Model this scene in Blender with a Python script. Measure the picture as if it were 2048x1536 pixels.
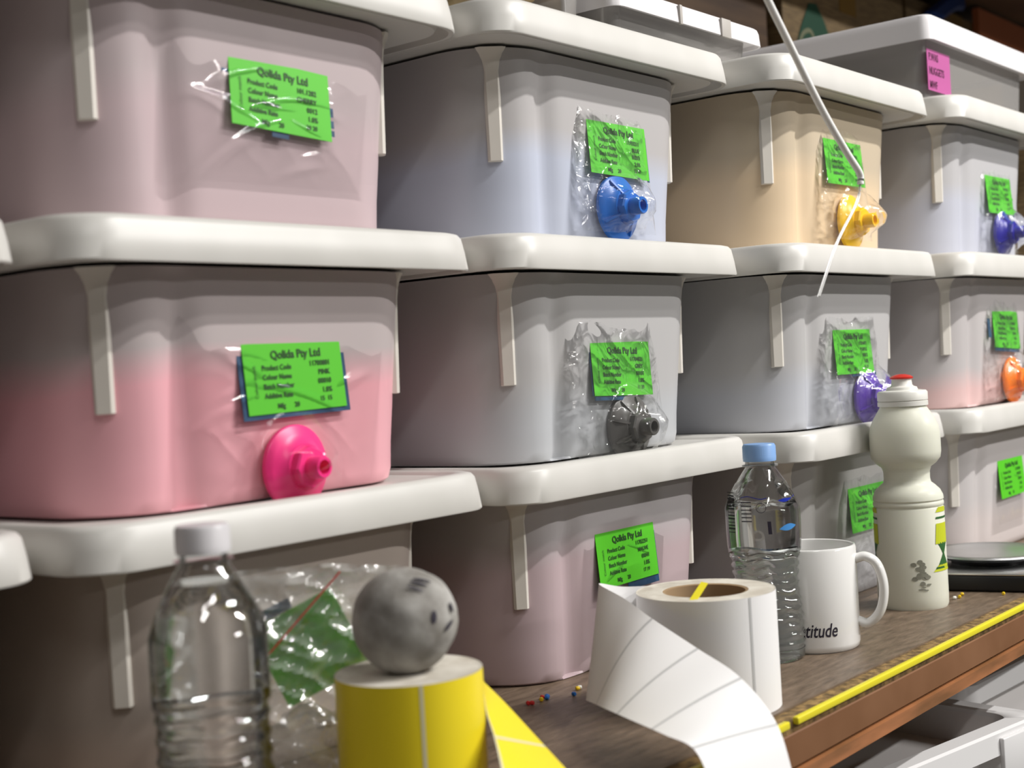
import bpy, bmesh, math, random
from mathutils import Vector, Matrix, noise, Euler
random.seed(7)
C = bpy.context.scene.collection
sc = bpy.context.scene
for o in list(bpy.data.objects): bpy.data.objects.remove(o)

# ------------------------------------------------------------------ camera
cd = bpy.data.cameras.new('camera'); cam = bpy.data.objects.new('camera', cd); C.objects.link(cam)
F_PX = 2781.9
cd.sensor_width = 36.0; cd.lens = F_PX / 2048 * 36.0; cd.clip_start = 0.02; cd.clip_end = 60
yaw, pit, rol = map(math.radians, (51.2864, -0.6443, 3.3035))
Fw = Vector((math.sin(yaw)*math.cos(pit), math.cos(yaw)*math.cos(pit), math.sin(pit)))
Rt = Vector((math.cos(yaw), -math.sin(yaw), 0)); Up = Rt.cross(Fw)
R2 = Rt*math.cos(rol) - Up*math.sin(rol); U2 = Up*math.cos(rol) + Rt*math.sin(rol)
M = Matrix((R2, U2, -Fw)).transposed().to_4x4(); M.translation = Vector((0, 0, 0.26))
cam.matrix_world = M
cd.dof.use_dof = True; cd.dof.focus_distance = 1.25; cd.dof.aperture_fstop = 7.0
sc.camera = cam
sc.view_settings.view_transform = 'Standard'; sc.view_settings.look = 'None'
sc.view_settings.exposure = -0.22; sc.view_settings.gamma = 1.0; sc.view_settings.use_curve_mapping = False

# ------------------------------------------------------------------ world and lamps
w = bpy.data.worlds.new('world'); sc.world = w; w.use_nodes = True
w.node_tree.nodes['Background'].inputs[0].default_value = (1.0, 0.98, 0.95, 1)
w.node_tree.nodes['Background'].inputs[1].default_value = 0.095

def area(name, loc, target, sx, sy, power, col=(1, .98, .95)):
    l = bpy.data.lights.new(name, 'AREA'); l.shape = 'RECTANGLE'; l.size = sx; l.size_y = sy; l.energy = power; l.color = col
    o = bpy.data.objects.new(name, l); C.objects.link(o); o.location = loc
    o.rotation_euler = (math.atan2(target[1]-loc[1], loc[2]-target[2]), 0, 0)   # long side along the aisle, for tubes and fills alike
    return o
area('aisle_or_fill_lamp', (1.75, -.75, 1.95), (0.9, .6, .2), 1.4, .05, 62)
area('aisle_or_fill_lamp', (3.0, -2.1, 1.95), (1.1, .6, .2), 1.5, .06, 98)
area('aisle_or_fill_lamp', (-0.5, -1.3, 2.2), (0.6, .6, .2), 1.3, .12, 17)  # unseen left fill, turned up to lighten the lower left objects
area('aisle_or_fill_lamp', (2.4, -5.2, 1.9), (1.2, .6, .0), 1.5, .12, 42)  # added far fill at a low angle, brightens fronts and the box below

# ------------------------------------------------------------------ materials
def newmat(name):
    m = bpy.data.materials.new(name); m.use_nodes = True
    return m, m.node_tree.nodes, m.node_tree.links, m.node_tree.nodes['Principled BSDF']
def mat(name, col, rough=.5, metal=0, sub=0, spec=.5, bump=0, bscale=60, trans=0, ior=1.45, coat=0):
    m, N, L, b = newmat(name)
    b.inputs['Base Color'].default_value = (*col, 1); b.inputs['Roughness'].default_value = rough
    b.inputs['Metallic'].default_value = metal; b.inputs['Specular IOR Level'].default_value = spec
    b.inputs['Transmission Weight'].default_value = trans; b.inputs['IOR'].default_value = ior
    b.inputs['Coat Weight'].default_value = coat
    if sub:
        b.inputs['Subsurface Weight'].default_value = sub
        b.inputs['Subsurface Radius'].default_value = (.01, .009, .008)
    if bump:
        t = N.new('ShaderNodeTexNoise'); t.inputs['Scale'].default_value = bscale; t.inputs['Detail'].default_value = 4
        tc = N.new('ShaderNodeTexCoord'); L.new(tc.outputs['Object'], t.inputs['Vector'])
        bp = N.new('ShaderNodeBump'); bp.inputs['Strength'].default_value = bump; bp.inputs['Distance'].default_value = .01
        L.new(t.outputs['Fac'], bp.inputs['Height']); L.new(bp.outputs['Normal'], b.inputs['Normal'])
    return m
def mottled(name, c1, c2, scale, rough=.6, detail=6, stretch=(1, 1, 1), bump=.2, lo=.35, hi=.65, bdist=.005):
    m, N, L, b = newmat(name)
    tc = N.new('ShaderNodeTexCoord'); mp = N.new('ShaderNodeMapping'); mp.inputs['Scale'].default_value = stretch
    t = N.new('ShaderNodeTexNoise'); t.inputs['Scale'].default_value = scale; t.inputs['Detail'].default_value = detail
    r = N.new('ShaderNodeValToRGB'); r.color_ramp.elements[0].position = lo; r.color_ramp.elements[1].position = hi
    r.color_ramp.elements[0].color = (*c1, 1); r.color_ramp.elements[1].color = (*c2, 1)
    L.new(tc.outputs['Object'], mp.inputs[0]); L.new(mp.outputs[0], t.inputs['Vector']); L.new(t.outputs['Fac'], r.inputs[0])
    L.new(r.outputs[0], b.inputs['Base Color']); b.inputs['Roughness'].default_value = rough
    if bump:
        bp = N.new('ShaderNodeBump'); bp.inputs['Strength'].default_value = bump; bp.inputs['Distance'].default_value = bdist
        L.new(t.outputs['Fac'], bp.inputs['Height']); L.new(bp.outputs['Normal'], b.inputs['Normal'])
    return m
def film(name, tint=(1, 1, 1), gloss=.12, rough=.12, haze=0.0, hcol=(.8, .8, .8), bump=0):
    """thin clear plastic film"""
    m = bpy.data.materials.new(name); m.use_nodes = True; N = m.node_tree.nodes; L = m.node_tree.links; N.clear()
    out = N.new('ShaderNodeOutputMaterial'); tr = N.new('ShaderNodeBsdfTransparent'); tr.inputs[0].default_value = (*tint, 1)
    gl = N.new('ShaderNodeBsdfGlossy'); gl.inputs['Roughness'].default_value = rough; gl.inputs[0].default_value = (1, 1, 1, 1)
    fr = N.new('ShaderNodeFresnel'); fr.inputs[0].default_value = 1.35
    if bump:
        tc = N.new('ShaderNodeTexCoord'); nz = N.new('ShaderNodeTexNoise'); nz.inputs['Scale'].default_value = bump; nz.inputs['Detail'].default_value = 2
        nz.inputs['Distortion'].default_value = 1.2
        L.new(tc.outputs['Object'], nz.inputs['Vector']); bp = N.new('ShaderNodeBump'); bp.inputs['Strength'].default_value = .9; bp.inputs['Distance'].default_value = .004
        L.new(nz.outputs['Fac'], bp.inputs['Height']); L.new(bp.outputs['Normal'], gl.inputs['Normal']); L.new(bp.outputs['Normal'], fr.inputs['Normal'])
    ad = N.new('ShaderNodeMath'); ad.operation = 'MULTIPLY_ADD'; ad.inputs[1].default_value = .8 if gloss else .6; ad.inputs[2].default_value = gloss*.5
    L.new(fr.outputs[0], ad.inputs[0])
    mx = N.new('ShaderNodeMixShader'); L.new(ad.outputs[0], mx.inputs[0])
    if haze:
        df = N.new('ShaderNodeBsdfDiffuse'); df.inputs[0].default_value = (*hcol, 1)
        m2 = N.new('ShaderNodeMixShader'); m2.inputs[0].default_value = haze
        L.new(tr.outputs[0], m2.inputs[1]); L.new(df.outputs[0], m2.inputs[2]); L.new(m2.outputs[0], mx.inputs[1])
    else: L.new(tr.outputs[0], mx.inputs[1])
    L.new(gl.outputs[0], mx.inputs[2]); L.new(mx.outputs[0], out.inputs[0])
    return m
def tub_mat(name, empty, fill, level, soft=.013):
    """translucent tub wall: the contents tint it up to their level"""
    m, N, L, b = newmat(name)
    tc = N.new('ShaderNodeTexCoord'); sp = N.new('ShaderNodeSeparateXYZ'); L.new(tc.outputs['Object'], sp.inputs[0])
    t = N.new('ShaderNodeTexNoise'); t.inputs['Scale'].default_value = 7; L.new(tc.outputs['Object'], t.inputs['Vector'])
    a = N.new('ShaderNodeMath'); a.operation = 'MULTIPLY_ADD'; a.inputs[1].default_value = .03
    L.new(t.outputs['Fac'], a.inputs[0]); L.new(sp.outputs[2], a.inputs[2])
    mr = N.new('ShaderNodeMapRange'); mr.inputs[1].default_value = level+.015-soft; mr.inputs[2].default_value = level+.015+soft
    L.new(a.outputs[0], mr.inputs[0])
    mx = N.new('ShaderNodeMix'); mx.data_type = 'RGBA'; L.new(mr.outputs[0], mx.inputs[0])
    mx.inputs[6].default_value = (*fill, 1); mx.inputs[7].default_value = (*empty, 1)
    L.new(mx.outputs[2], b.inputs['Base Color']); b.inputs['Roughness'].default_value = .36
    b.inputs['Specular IOR Level'].default_value = .35
    return m
MT = {}
MT['lid'] = mottled('milky_lid_plastic', (.60, .585, .55), (.67, .65, .62), 9, .38, 3, bump=0)
MT['rib'] = mat('milky_rib_plastic', (.70, .66, .60), .4)
MT['green'] = mat('green_label_paper', (.085, .52, .012), .55)
MT['ink'] = mat('black_ink', (.015, .07, .01), .6)
MT['blue'] = mat('navy_backing', (.015, .07, .16), .5)
MT['film'] = film('clear_film', gloss=.04, rough=.07, haze=.03, bump=45)
MT['flatfilm'] = film('flat_clear_film', gloss=.0, rough=.06, haze=.006)
MT['zip'] = film('zip_bag_film', gloss=.22, rough=.12, haze=.24, hcol=(.88, .88, .84), bump=40)
MT['pet'] = film('clear_bottle_plastic', tint=(.97, .98, .98), gloss=.10, rough=.04)
MT['water'] = mat('water', (.97, .99, 1), .0, trans=1, ior=1.33)
MT['white'] = mat('white_paper', (.88, .87, .87), .6)
MT['gap'] = mat('grey_liner_gap', (.56, .56, .56), .5)
MT['yellow'] = mat('yellow_label_paper', (.90, .72, .02), .4)
MT['yellowgap'] = mat('pale_liner_gap', (.70, .66, .45), .5)
MT['cream'] = mottled('paper_roll_edge', (.55, .50, .42), (.72, .68, .60), 60, .7, 3, bump=.2)
MT['core'] = mat('cardboard_core', (.33, .22, .12), .8)
MT['ceramic'] = mat('white_ceramic', (.80, .79, .77), .12, coat=.3)
MT['black'] = mat('black_plastic', (.01, .01, .011), .4)
MT['steel'] = mat('brushed_steel', (.78, .78, .78), .33, metal=1)
MT['stone'] = mottled('dirty_grey_foam', (.20, .185, .165), (.43, .415, .39), 34, .85, 9, bump=.4, lo=.36, hi=.62)
MT['marker'] = mat('dark_marker_ink', (.02, .015, .03), .6)
MT['laminate'] = mottled('worn_brown_laminate', (.10, .070, .047), (.23, .165, .115), 38, .42, 12, stretch=(1, 3.5, 1), bump=.6, lo=.28, hi=.76, bdist=.002)
MT['chip'] = mottled('raw_particle_board', (.10, .06, .02), (.32, .20, .07), 130, .8, 6, bump=.8, bdist=.003)
MT['yvinyl'] = mat('yellow_vinyl', (.78, .68, .03), .3)
MT['beam'] = mottled('painted_brown_steel', (.17, .075, .030), (.24, .115, .055), 8, .35, 4, bump=0)
MT['beam_lip'] = mottled('worn_orange_steel', (.20, .09, .035), (.42, .17, .07), 9, .35, 4, bump=0, stretch=(1, 1, 6))
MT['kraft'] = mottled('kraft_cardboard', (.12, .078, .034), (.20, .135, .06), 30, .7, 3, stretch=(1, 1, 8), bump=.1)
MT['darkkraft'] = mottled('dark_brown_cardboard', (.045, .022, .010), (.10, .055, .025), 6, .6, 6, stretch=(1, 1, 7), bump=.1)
MT['tape'] = mat('brown_packing_tape', (.20, .12, .03), .12, coat=.5)
MT['cord'] = mat('white_cord', (.90, .89, .87), .45)
MT['box'] = mat('pale_translucent_plastic', (.74, .71, .70), .35)
MT['latch'] = mat('grey_latch', (.42, .39, .36), .5)
MT['boxlid'] = mat('white_lid_plastic', (.70, .68, .69), .3)
MT['clearbox'] = film('cloudy_clear_plastic', tint=(.85, .84, .83), gloss=.15, rough=.2, haze=.42, hcol=(.50, .48, .46))
MT['pink'] = mat('magenta_label_paper', (.42, .09, .27), .5)
MT['pinkink'] = mat('dark_purple_ink', (.09, .01, .05), .6)
MT['paper'] = mottled('crumpled_brown_paper', (.20, .14, .06), (.40, .31, .17), 20, .6, 4, bump=.2)
MT['redline'] = mat('red_zip_line', (.62, .06, .05), .5)
MT['whitebox'] = mat('glossy_white_plastic', (.74, .73, .73), .22, coat=.3)

# ------------------------------------------------------------------ helpers
def link(name, bm, m, parent=None, smooth=True):
    me = bpy.data.meshes.new(name); bm.normal_update(); bm.to_mesh(me); bm.free()
    for x in (m if isinstance(m, (list, tuple)) else [m]): me.materials.append(x)
    if smooth:
        for p in me.polygons: p.use_smooth = True
        try: me.set_sharp_from_angle(angle=math.radians(40))
        except Exception: pass
    o = bpy.data.objects.new(name, me); C.objects.link(o)
    if parent: o.parent = parent
    return o
def tag(o, label=None, cat=None, group=None, kind=None):
    for k, v in (('label', label), ('category', cat), ('group', group), ('kind', kind)):
        if v: o[k] = v
    return o
def thing(name, label, cat, loc=(0, 0, 0), rot=(0, 0, 0), group=None):
    o = bpy.data.objects.new(name, None); o.empty_display_size = .03; C.objects.link(o)
    o.location = loc; o.rotation_euler = rot
    return tag(o, label, cat, group)
def box(bm, x0, x1, y0, y1, z0, z1, bev=0):
    vs = [bm.verts.new((x, y, z)) for x in (x0, x1) for y in (y0, y1) for z in (z0, z1)]
    fs = [(0, 1, 3, 2), (4, 6, 7, 5), (0, 4, 5, 1), (2, 3, 7, 6), (0, 2, 6, 4), (1, 5, 7, 3)]
    F = [bm.faces.new([vs[i] for i in f]) for f in fs]
    if bev:
        es = list({e for f in F for e in f.edges})
        bmesh.ops.bevel(bm, geom=es, offset=bev, segments=3, affect='EDGES', profile=.5)
def loft(bm, rings, cap0=True, cap1=True, closed=True, mi=0):
    V = [[bm.verts.new(p) for p in r] for r in rings]
    n = len(V[0])
    for a, b in zip(V, V[1:]):
        for i in range(n if closed else n-1):
            f = bm.faces.new((a[i], a[(i+1) % n], b[(i+1) % n], b[i])); f.material_index = mi
    if cap0: bm.faces.new(list(reversed(V[0])))
    if cap1: bm.faces.new(V[-1])
    return V
def lathe(bm, prof, n=48, cap0=False, cap1=False):
    """prof = [(r, z)...], axis z"""
    rings = [[(r*math.cos(2*math.pi*i/n), r*math.sin(2*math.pi*i/n), z) for i in range(n)] for r, z in prof]
    V = loft(bm, rings, cap0, cap1); bmesh.ops.remove_doubles(bm, verts=bm.verts, dist=1e-6); bmesh.ops.recalc_face_normals(bm, faces=bm.faces)
    return V
def tube(bm, pts, rad, n=10):
    pts = [Vector(p) for p in pts]; rings = []; up = Vector((0, 0, 1))
    for i, p in enumerate(pts):
        d = (pts[min(i+1, len(pts)-1)]-pts[max(i-1, 0)]).normalized()
        a = d.cross(up if abs(d.z) < .95 else Vector((1, 0, 0))).normalized(); b = d.cross(a)
        r = rad[i] if isinstance(rad, (list, tuple)) else rad
        rings.append([tuple(p+a*math.cos(2*math.pi*k/n)*r+b*math.sin(2*math.pi*k/n)*r) for k in range(n)])
    loft(bm, rings)
def spline(pts, n=8):
    """Catmull-Rom through points"""
    P = [Vector(p) for p in pts]; P = [P[0]*2-P[1]]+P+[P[-1]*2-P[-2]]; out = []
    for i in range(1, len(P)-2):
        for k in range(n):
            t = k/n; a, b, c, d = P[i-1:i+3]
            out.append(.5*((2*b)+(c-a)*t+(2*a-5*b+4*c-d)*t*t+(3*b-a-3*c+d)*t**3))
    out.append(P[-2]); return out
def outline(W, D, inset, r, groove=0.0, nc=10, ns=44):
    """rounded rectangle from (inset, inset) to (W-inset, D-inset), optional upright grooves next to the corners"""
    x0, x1, y0, y1 = inset, W-inset, inset, D-inset; P = []
    def side(a, b, nrm, groove=0):
        a, b = Vector(a), Vector(b); ln = (b-a).length
        for i in range(1, ns):
            s = .09*(i/(ns/2))**1.0 if ln > .3 and i < ns/2 else None
            t = i/ns; s0 = t*ln; 
            q = a+(b-a)*t
            if groove:
                q = q+Vector(nrm)*groove*math.exp(-((s0-.004)/.012)**2)
            P.append((q.x, q.y))
    def corner(cx, cy, a0):
        for i in range(nc+1):
            a = a0+math.pi/2*i/nc; rr_ = r
            if groove and a0 == math.pi:
                s_ = -r*(math.pi/2-(a-a0)); rr_ = r-groove*math.exp(-((s_-.004)/.012)**2)
            P.append((cx+rr_*math.cos(a), cy+rr_*math.sin(a)))
    corner(x0+r, y0+r, math.pi); side((x0+r, y0), (x1-r, y0), (0, 1), groove)
    corner(x1-r, y0+r, -math.pi/2); side((x1, y0+r), (x1, y1-r), (-1, 0))
    corner(x1-r, y1-r, 0); side((x1-r, y1), (x0+r, y1), (0, -1))
    corner(x0+r, y1-r, math.pi/2); side((x0, y1-r), (x0, y0+r), (1, 0))
    return P
def ring(W, D, inset, r, z, groove=0.0): return [(x, y, z) for x, y in outline(W, D, inset, r, groove)]
_txt = {}
def text_bm(bm, s, size, x, y, rot=0, align='LEFT', shear=0, fn=None, mi=0, bold=0, sx=1):
    key = (s, bold, shear)
    if key not in _txt:
        cu = bpy.data.curves.new('t', 'FONT'); cu.body = s; cu.size = 1; cu.shear = shear; cu.offset = bold; cu.resolution_u = 3
        ob = bpy.data.objects.new('t', cu); C.objects.link(ob)
        dg = bpy.context.evaluated_depsgraph_get(); me = ob.evaluated_get(dg).to_mesh()
        _txt[key] = ([v.co.copy() for v in me.vertices], [tuple(p.vertices) for p in me.polygons])
        ob.evaluated_get(dg).to_mesh_clear(); bpy.data.objects.remove(ob); bpy.data.curves.remove(cu)
    vs, fs = _txt[key]; wd = max(v.x for v in vs)
    off = {'LEFT': 0, 'CENTER': -wd/2, 'RIGHT': -wd}[align]
    c, sn = math.cos(rot), math.sin(rot); out = []
    for v in vs:
        a, b = (v.x+off)*size*sx, v.y*size
        p = (x+a*c-b*sn, y+a*sn+b*c)
        out.append(bm.verts.new(fn(*p) if fn else (p[0], 0, p[1])))
    for f in fs:
        try: bm.faces.new([out[i] for i in f]).material_index = mi
        except ValueError: pass

# ------------------------------------------------------------------ the setting
bm = bmesh.new(); box(bm, -4, 7, -5, 3, -1.25, -1.2)
tag(link('floor', bm, mottled('grey_concrete', (.20, .19, .18), (.30, .29, .27), 3, .6), smooth=False), kind='structure')
bm = bmesh.new(); box(bm, -4, 7, 1.75, 1.85, -1.2, 3)
tag(link('wall_back', bm, mat('dark_back_wall', (.10, .08, .06), .8), smooth=False), kind='structure')

# ------------------------------------------------------------------ shelf board, its edge strip and the steel beam
YE = .4702
bm = bmesh.new()
V = [(-.6, YE+.032, 0), (-.6, 1.25, 0), (-.6, 1.25, -.018), (-.6, YE+.004, -.018), (-.6, YE+.004, -.0015), (-.6, YE+.030, -.0015)]
t = thing('shelf_board', 'worn dark brown laminated particle board shelf carrying the stacked tubs', 'shelf')
bm = bmesh.new(); box(bm, -.6, 3.8, YE+.018, 1.42, -.0015, 0)
link('laminate_top', bm, MT['laminate'], t, False)
bm = bmesh.new(); box(bm, -.6, 3.8, YE+.001, 1.42, -.017, -.0016)
link('chipboard_core', bm, MT['chip'], t, False)
for x0, x1 in ((-.5, .872), (.884, 2.6)):
    bm = bmesh.new(); box(bm, x0, x1, YE-.0035, YE+.0015, -.0040, .0016, .0012)
    o = link('vinyl_edging', bm, MT['yvinyl'])
    tag(o, 'yellow vinyl edging strip on the shelf front, '+('short piece under the unrolled white labels' if x0 < 0 else 'long piece running right past the mug'), 'edging strip', 'yellow edging strips along the shelf front')
t = thing('steel_beam', 'brown painted steel shelf beam with a worn orange lower lip', 'beam')
bm = bmesh.new()
sec = [(YE+.0008, -.0095), (YE-.0012, -.0085), (YE-.0020, -.0095), (YE-.0020, -.0320), (YE+.002, -.034), (YE+.03, -.034)]
loft(bm, [[(x, y, z) for y, z in sec] for x in (-.6, 3.4)])
bmesh.ops.recalc_face_normals(bm, faces=bm.faces); link('beam_face', bm, MT['beam'], t, False)
bm = bmesh.new()
sec = [(YE+.03, -.0345), (YE+.001, -.0345), (YE-.0035, -.0355), (YE-.0035, -.0455), (YE-.001, -.047), (YE+.03, -.047)]
loft(bm, [[(x, y, z) for y, z in sec] for x in (-.6, 3.4)])
bmesh.ops.recalc_face_normals(bm, faces=bm.faces); link('beam_lip', bm, MT['beam_lip'], t, False)
# the deck above
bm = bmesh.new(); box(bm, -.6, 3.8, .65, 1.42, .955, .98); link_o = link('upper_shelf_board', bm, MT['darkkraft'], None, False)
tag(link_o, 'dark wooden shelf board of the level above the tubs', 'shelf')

# ------------------------------------------------------------------ storage tubs
W, D, DZ, LIPZ = .336, .50, .1671, .163
XL = [.0807, .4226, .7586, 1.0948, 1.4397]; YF = [.6496, .6257, .6016, .5562, .5329]
GROOVE = .0075
K = 1.0834          # drawing units of the tub plans to metres
DZW = .1810         # stacking pitch
def plan(bm):
    for v in bm.verts: v.co = Vector((v.co.x*K, v.co.y*K, v.co.z*K-.0217))
    return bm
def site(x, y, z): return Vector((x*K, y*K, z*K-.0217))
def body_inset(z): return .028+.0115*(1-z/LIPZ)
def make_tub(col, row, bmat, label):
    t = thing('storage_tub', label, 'tub', (XL[col]*K, YF[col]*K, (3-row)*DZW), group='stacked translucent white storage tubs')
    bm = bmesh.new(); R = []
    R.append(ring(W, D, .045, .050, .0202)); R.append(ring(W, D, .0405, .053, .0206)); R.append(ring(W, D, .0385, .054, .0222, GROOVE)); R.append(ring(W, D, body_inset(.031)-.0004, .055, .029, GROOVE))
    for i in range(1, 9):
        z = .031+(.156-.031)*i/8
        R.append(ring(W, D, body_inset(z), .055, z, GROOVE if z < .14 else GROOVE*.5))
    R.append(ring(W, D, .028, .055, .1635)); loft(bm, R)
    link('tub_body', plan(bm), bmat, t)
    bm = bmesh.new(); z0 = LIPZ
    prof = [(.036, z0+.003), (.010, z0+.002), (.006, z0+.010), (.0035, z0+.003), (.003, z0), (.0005, z0), (0, z0+.001), (.0012, z0+.012), (.0028, z0+.0225), (.0045, z0+.0252), (.0075, z0+.0262),
            (.012, z0+.0262), (.0140, z0+.0250), (.0155, z0+.0234), (.022, z0+.0230), (.05, z0+.0230)]
    loft(bm, [ring(W, D, i, .030 if i < .03 else .028, z) for i, z in prof], True, True)
    link('tub_lid', plan(bm), MT['lid'], t)
    for sx in (0, 1):
        for sy in (0, 1):
            bm = bmesh.new()
            # an upright fin on the rounded corner, flaring where it meets the lid
            cx = .0475 if not sx else W-.0475; cy = .0475 if not sy else D-.0475
            dx = (-1 if not sx else 1)*.7071; dy = (-1 if not sy else 1)*.7071
            d = Vector((dx, dy)); p = Vector((-dy, dx)); rings = []
            for z, hw, out in ((.080, .0050, .0005), (.0805, .0056, .0015), (.12, .0060, .0025), (.146, .0064, .0035), (.154, .0075, .0045), (.159, .0085, .006), (.1635, .0115, .008)):
                r_ = []
                for a, b in ((-hw, -.016), (-hw, out-.002), (-hw*.7, out), (hw*.7, out), (hw, out-.002), (hw, -.016)):
                    q = Vector((cx, cy))+d*b+p*a; r_.append((q.x, q.y, z))
                rings.append(r_)
            loft(bm, rings); bmesh.ops.recalc_face_normals(bm, faces=bm.faces)
            link('corner_rib', plan(bm), MT['rib'], t)
    return t
E_ = (.50, .46, .435)
tubs = {
 (0, 1): ((.42, .36, .34), (.42, .36, .34), .05, 'tub at the far left end of the top row'),
 (0, 2): ((.42, .36, .34), (.42, .36, .34), .05, 'tub at the far left end of the middle row'),
 (0, 3): ((.42, .36, .30), (.42, .36, .30), .05, 'tub at the far left end of the bottom row'),
 (1, 1): ((.50, .42, .43), (.56, .44, .46), .10, 'top translucent tub of the nearest stack, pale dusty pink contents, label only'),
 (1, 2): ((.50, .44, .44), (.82, .42, .47), .106, 'translucent tub of bright pink contents with a neon pink cap taped on'),
 (1, 3): ((.42, .36, .32), (.52, .42, .36), .06, 'bottom beige tub of the nearest stack behind the ball and left water bottle'),
 (2, 1): ((.47, .45, .45), (.50, .53, .63), .095, 'translucent tub of pale blue contents with a bright blue cap taped on'),
 (2, 2): ((.47, .46, .46), (.47, .48, .50), .07, 'translucent tub of grey contents with a dark grey cap taped on'),
 (2, 3): ((.47, .44, .45), (.50, .39, .41), .12, 'bottom mauve tub behind the roll of white labels'),
 (3, 1): ((.55, .46, .34), (.72, .56, .38), .10, 'cream coloured tub with a yellow cap taped on, crossed by the white cord'),
 (3, 2): ((.47, .46, .46), (.48, .49, .53), .07, 'translucent grey tub with a purple cap taped on'),
 (3, 3): ((.46, .45, .44), (.46, .45, .46), .07, 'bottom grey tub behind the clear water bottle and mug'),
 (4, 1): ((.48, .47, .48), (.50, .51, .58), .09, 'pale blue-grey tub at the right end with a navy blue cap taped on'),
 (4, 2): ((.50, .47, .47), (.66, .46, .45), .05, 'pale tub with salmon contents and an orange cap taped on'),
 (4, 3): ((.56, .53, .53), (.62, .56, .55), .07, 'bottom whitish tub behind the sports bottle and black scale'),
}
for (c, r), (e, f_, lv, lb) in tubs.items():
    lv = lv*K-.0217
    make_tub(c, r, tub_mat('tub_wall', e, f_, lv), lb)

# ------------------------------------------------------------------ labels in clear bags and sample caps
ROWS = ['Product Code', 'Colour Name', 'Batch Number', 'Additive Rate']
def sheet(bm, w, h, fn, nx=36, ny=30):
    V = [[bm.verts.new(((i/nx-.5)*w, fn((i/nx-.5)*w, (j/ny-.5)*h), (j/ny-.5)*h)) for i in range(nx+1)] for j in range(ny+1)]
    for j in range(ny):
        for i in range(nx): bm.faces.new((V[j][i], V[j][i+1], V[j+1][i+1], V[j+1][i]))
def crinkle(seed, amp):
    def f(x, z):
        x, z = x*1.25, z*1.25
        p = Vector((x*26+seed*7.1, z*34-x*9, seed*3.3)); a = noise.noise(p); b = noise.noise(p*2.7+Vector((5, 1, 2)))
        c = 1-abs(noise.noise(Vector((x*17+z*20+seed, z*24-seed, seed*1.7))))*2.2
        return amp*(.5*a+.25*b+.55*max(c, 0)**3)
    return f
def card(bm, w, h, y, z0=0, x0=0, bend=0):
    n = 8
    V = [[bm.verts.new((x0+(i/n-.5)*w, yy-bend*math.cos((i/n-.5)*5), z0+(j-.5)*h)) for i in range(n+1)] for j in (0, 1) for yy in (y,)]
    V2 = [[bm.verts.new((v.co.x, v.co.y+.0003, v.co.z)) for v in r] for r in V]
    for i in range(n):
        bm.faces.new((V[0][i], V[0][i+1], V[1][i+1], V[1][i])); bm.faces.new((V2[0][i+1], V2[0][i], V2[1][i], V2[1][i+1]))
def folds(seed):
    rnd = random.Random(seed*13+5); L_ = []
    for _ in range(9):
        a = rnd.uniform(-.6, .6); L_.append((rnd.uniform(-.07, .07), rnd.uniform(-.05, .05), math.cos(a), math.sin(a), rnd.uniform(.01, .035), rnd.uniform(.0006, .0016)))
    def f(x, z):
        y = 0
        for x0, z0, c, s_, ln, am in L_:
            u = (x-x0)*c+(z-z0)*s_; v = -(x-x0)*s_+(z-z0)*c+u*u*4
            y += am*math.exp(-(v/.0022)**2)*math.exp(-(u/ln)**2)
        return y
    return f
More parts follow.
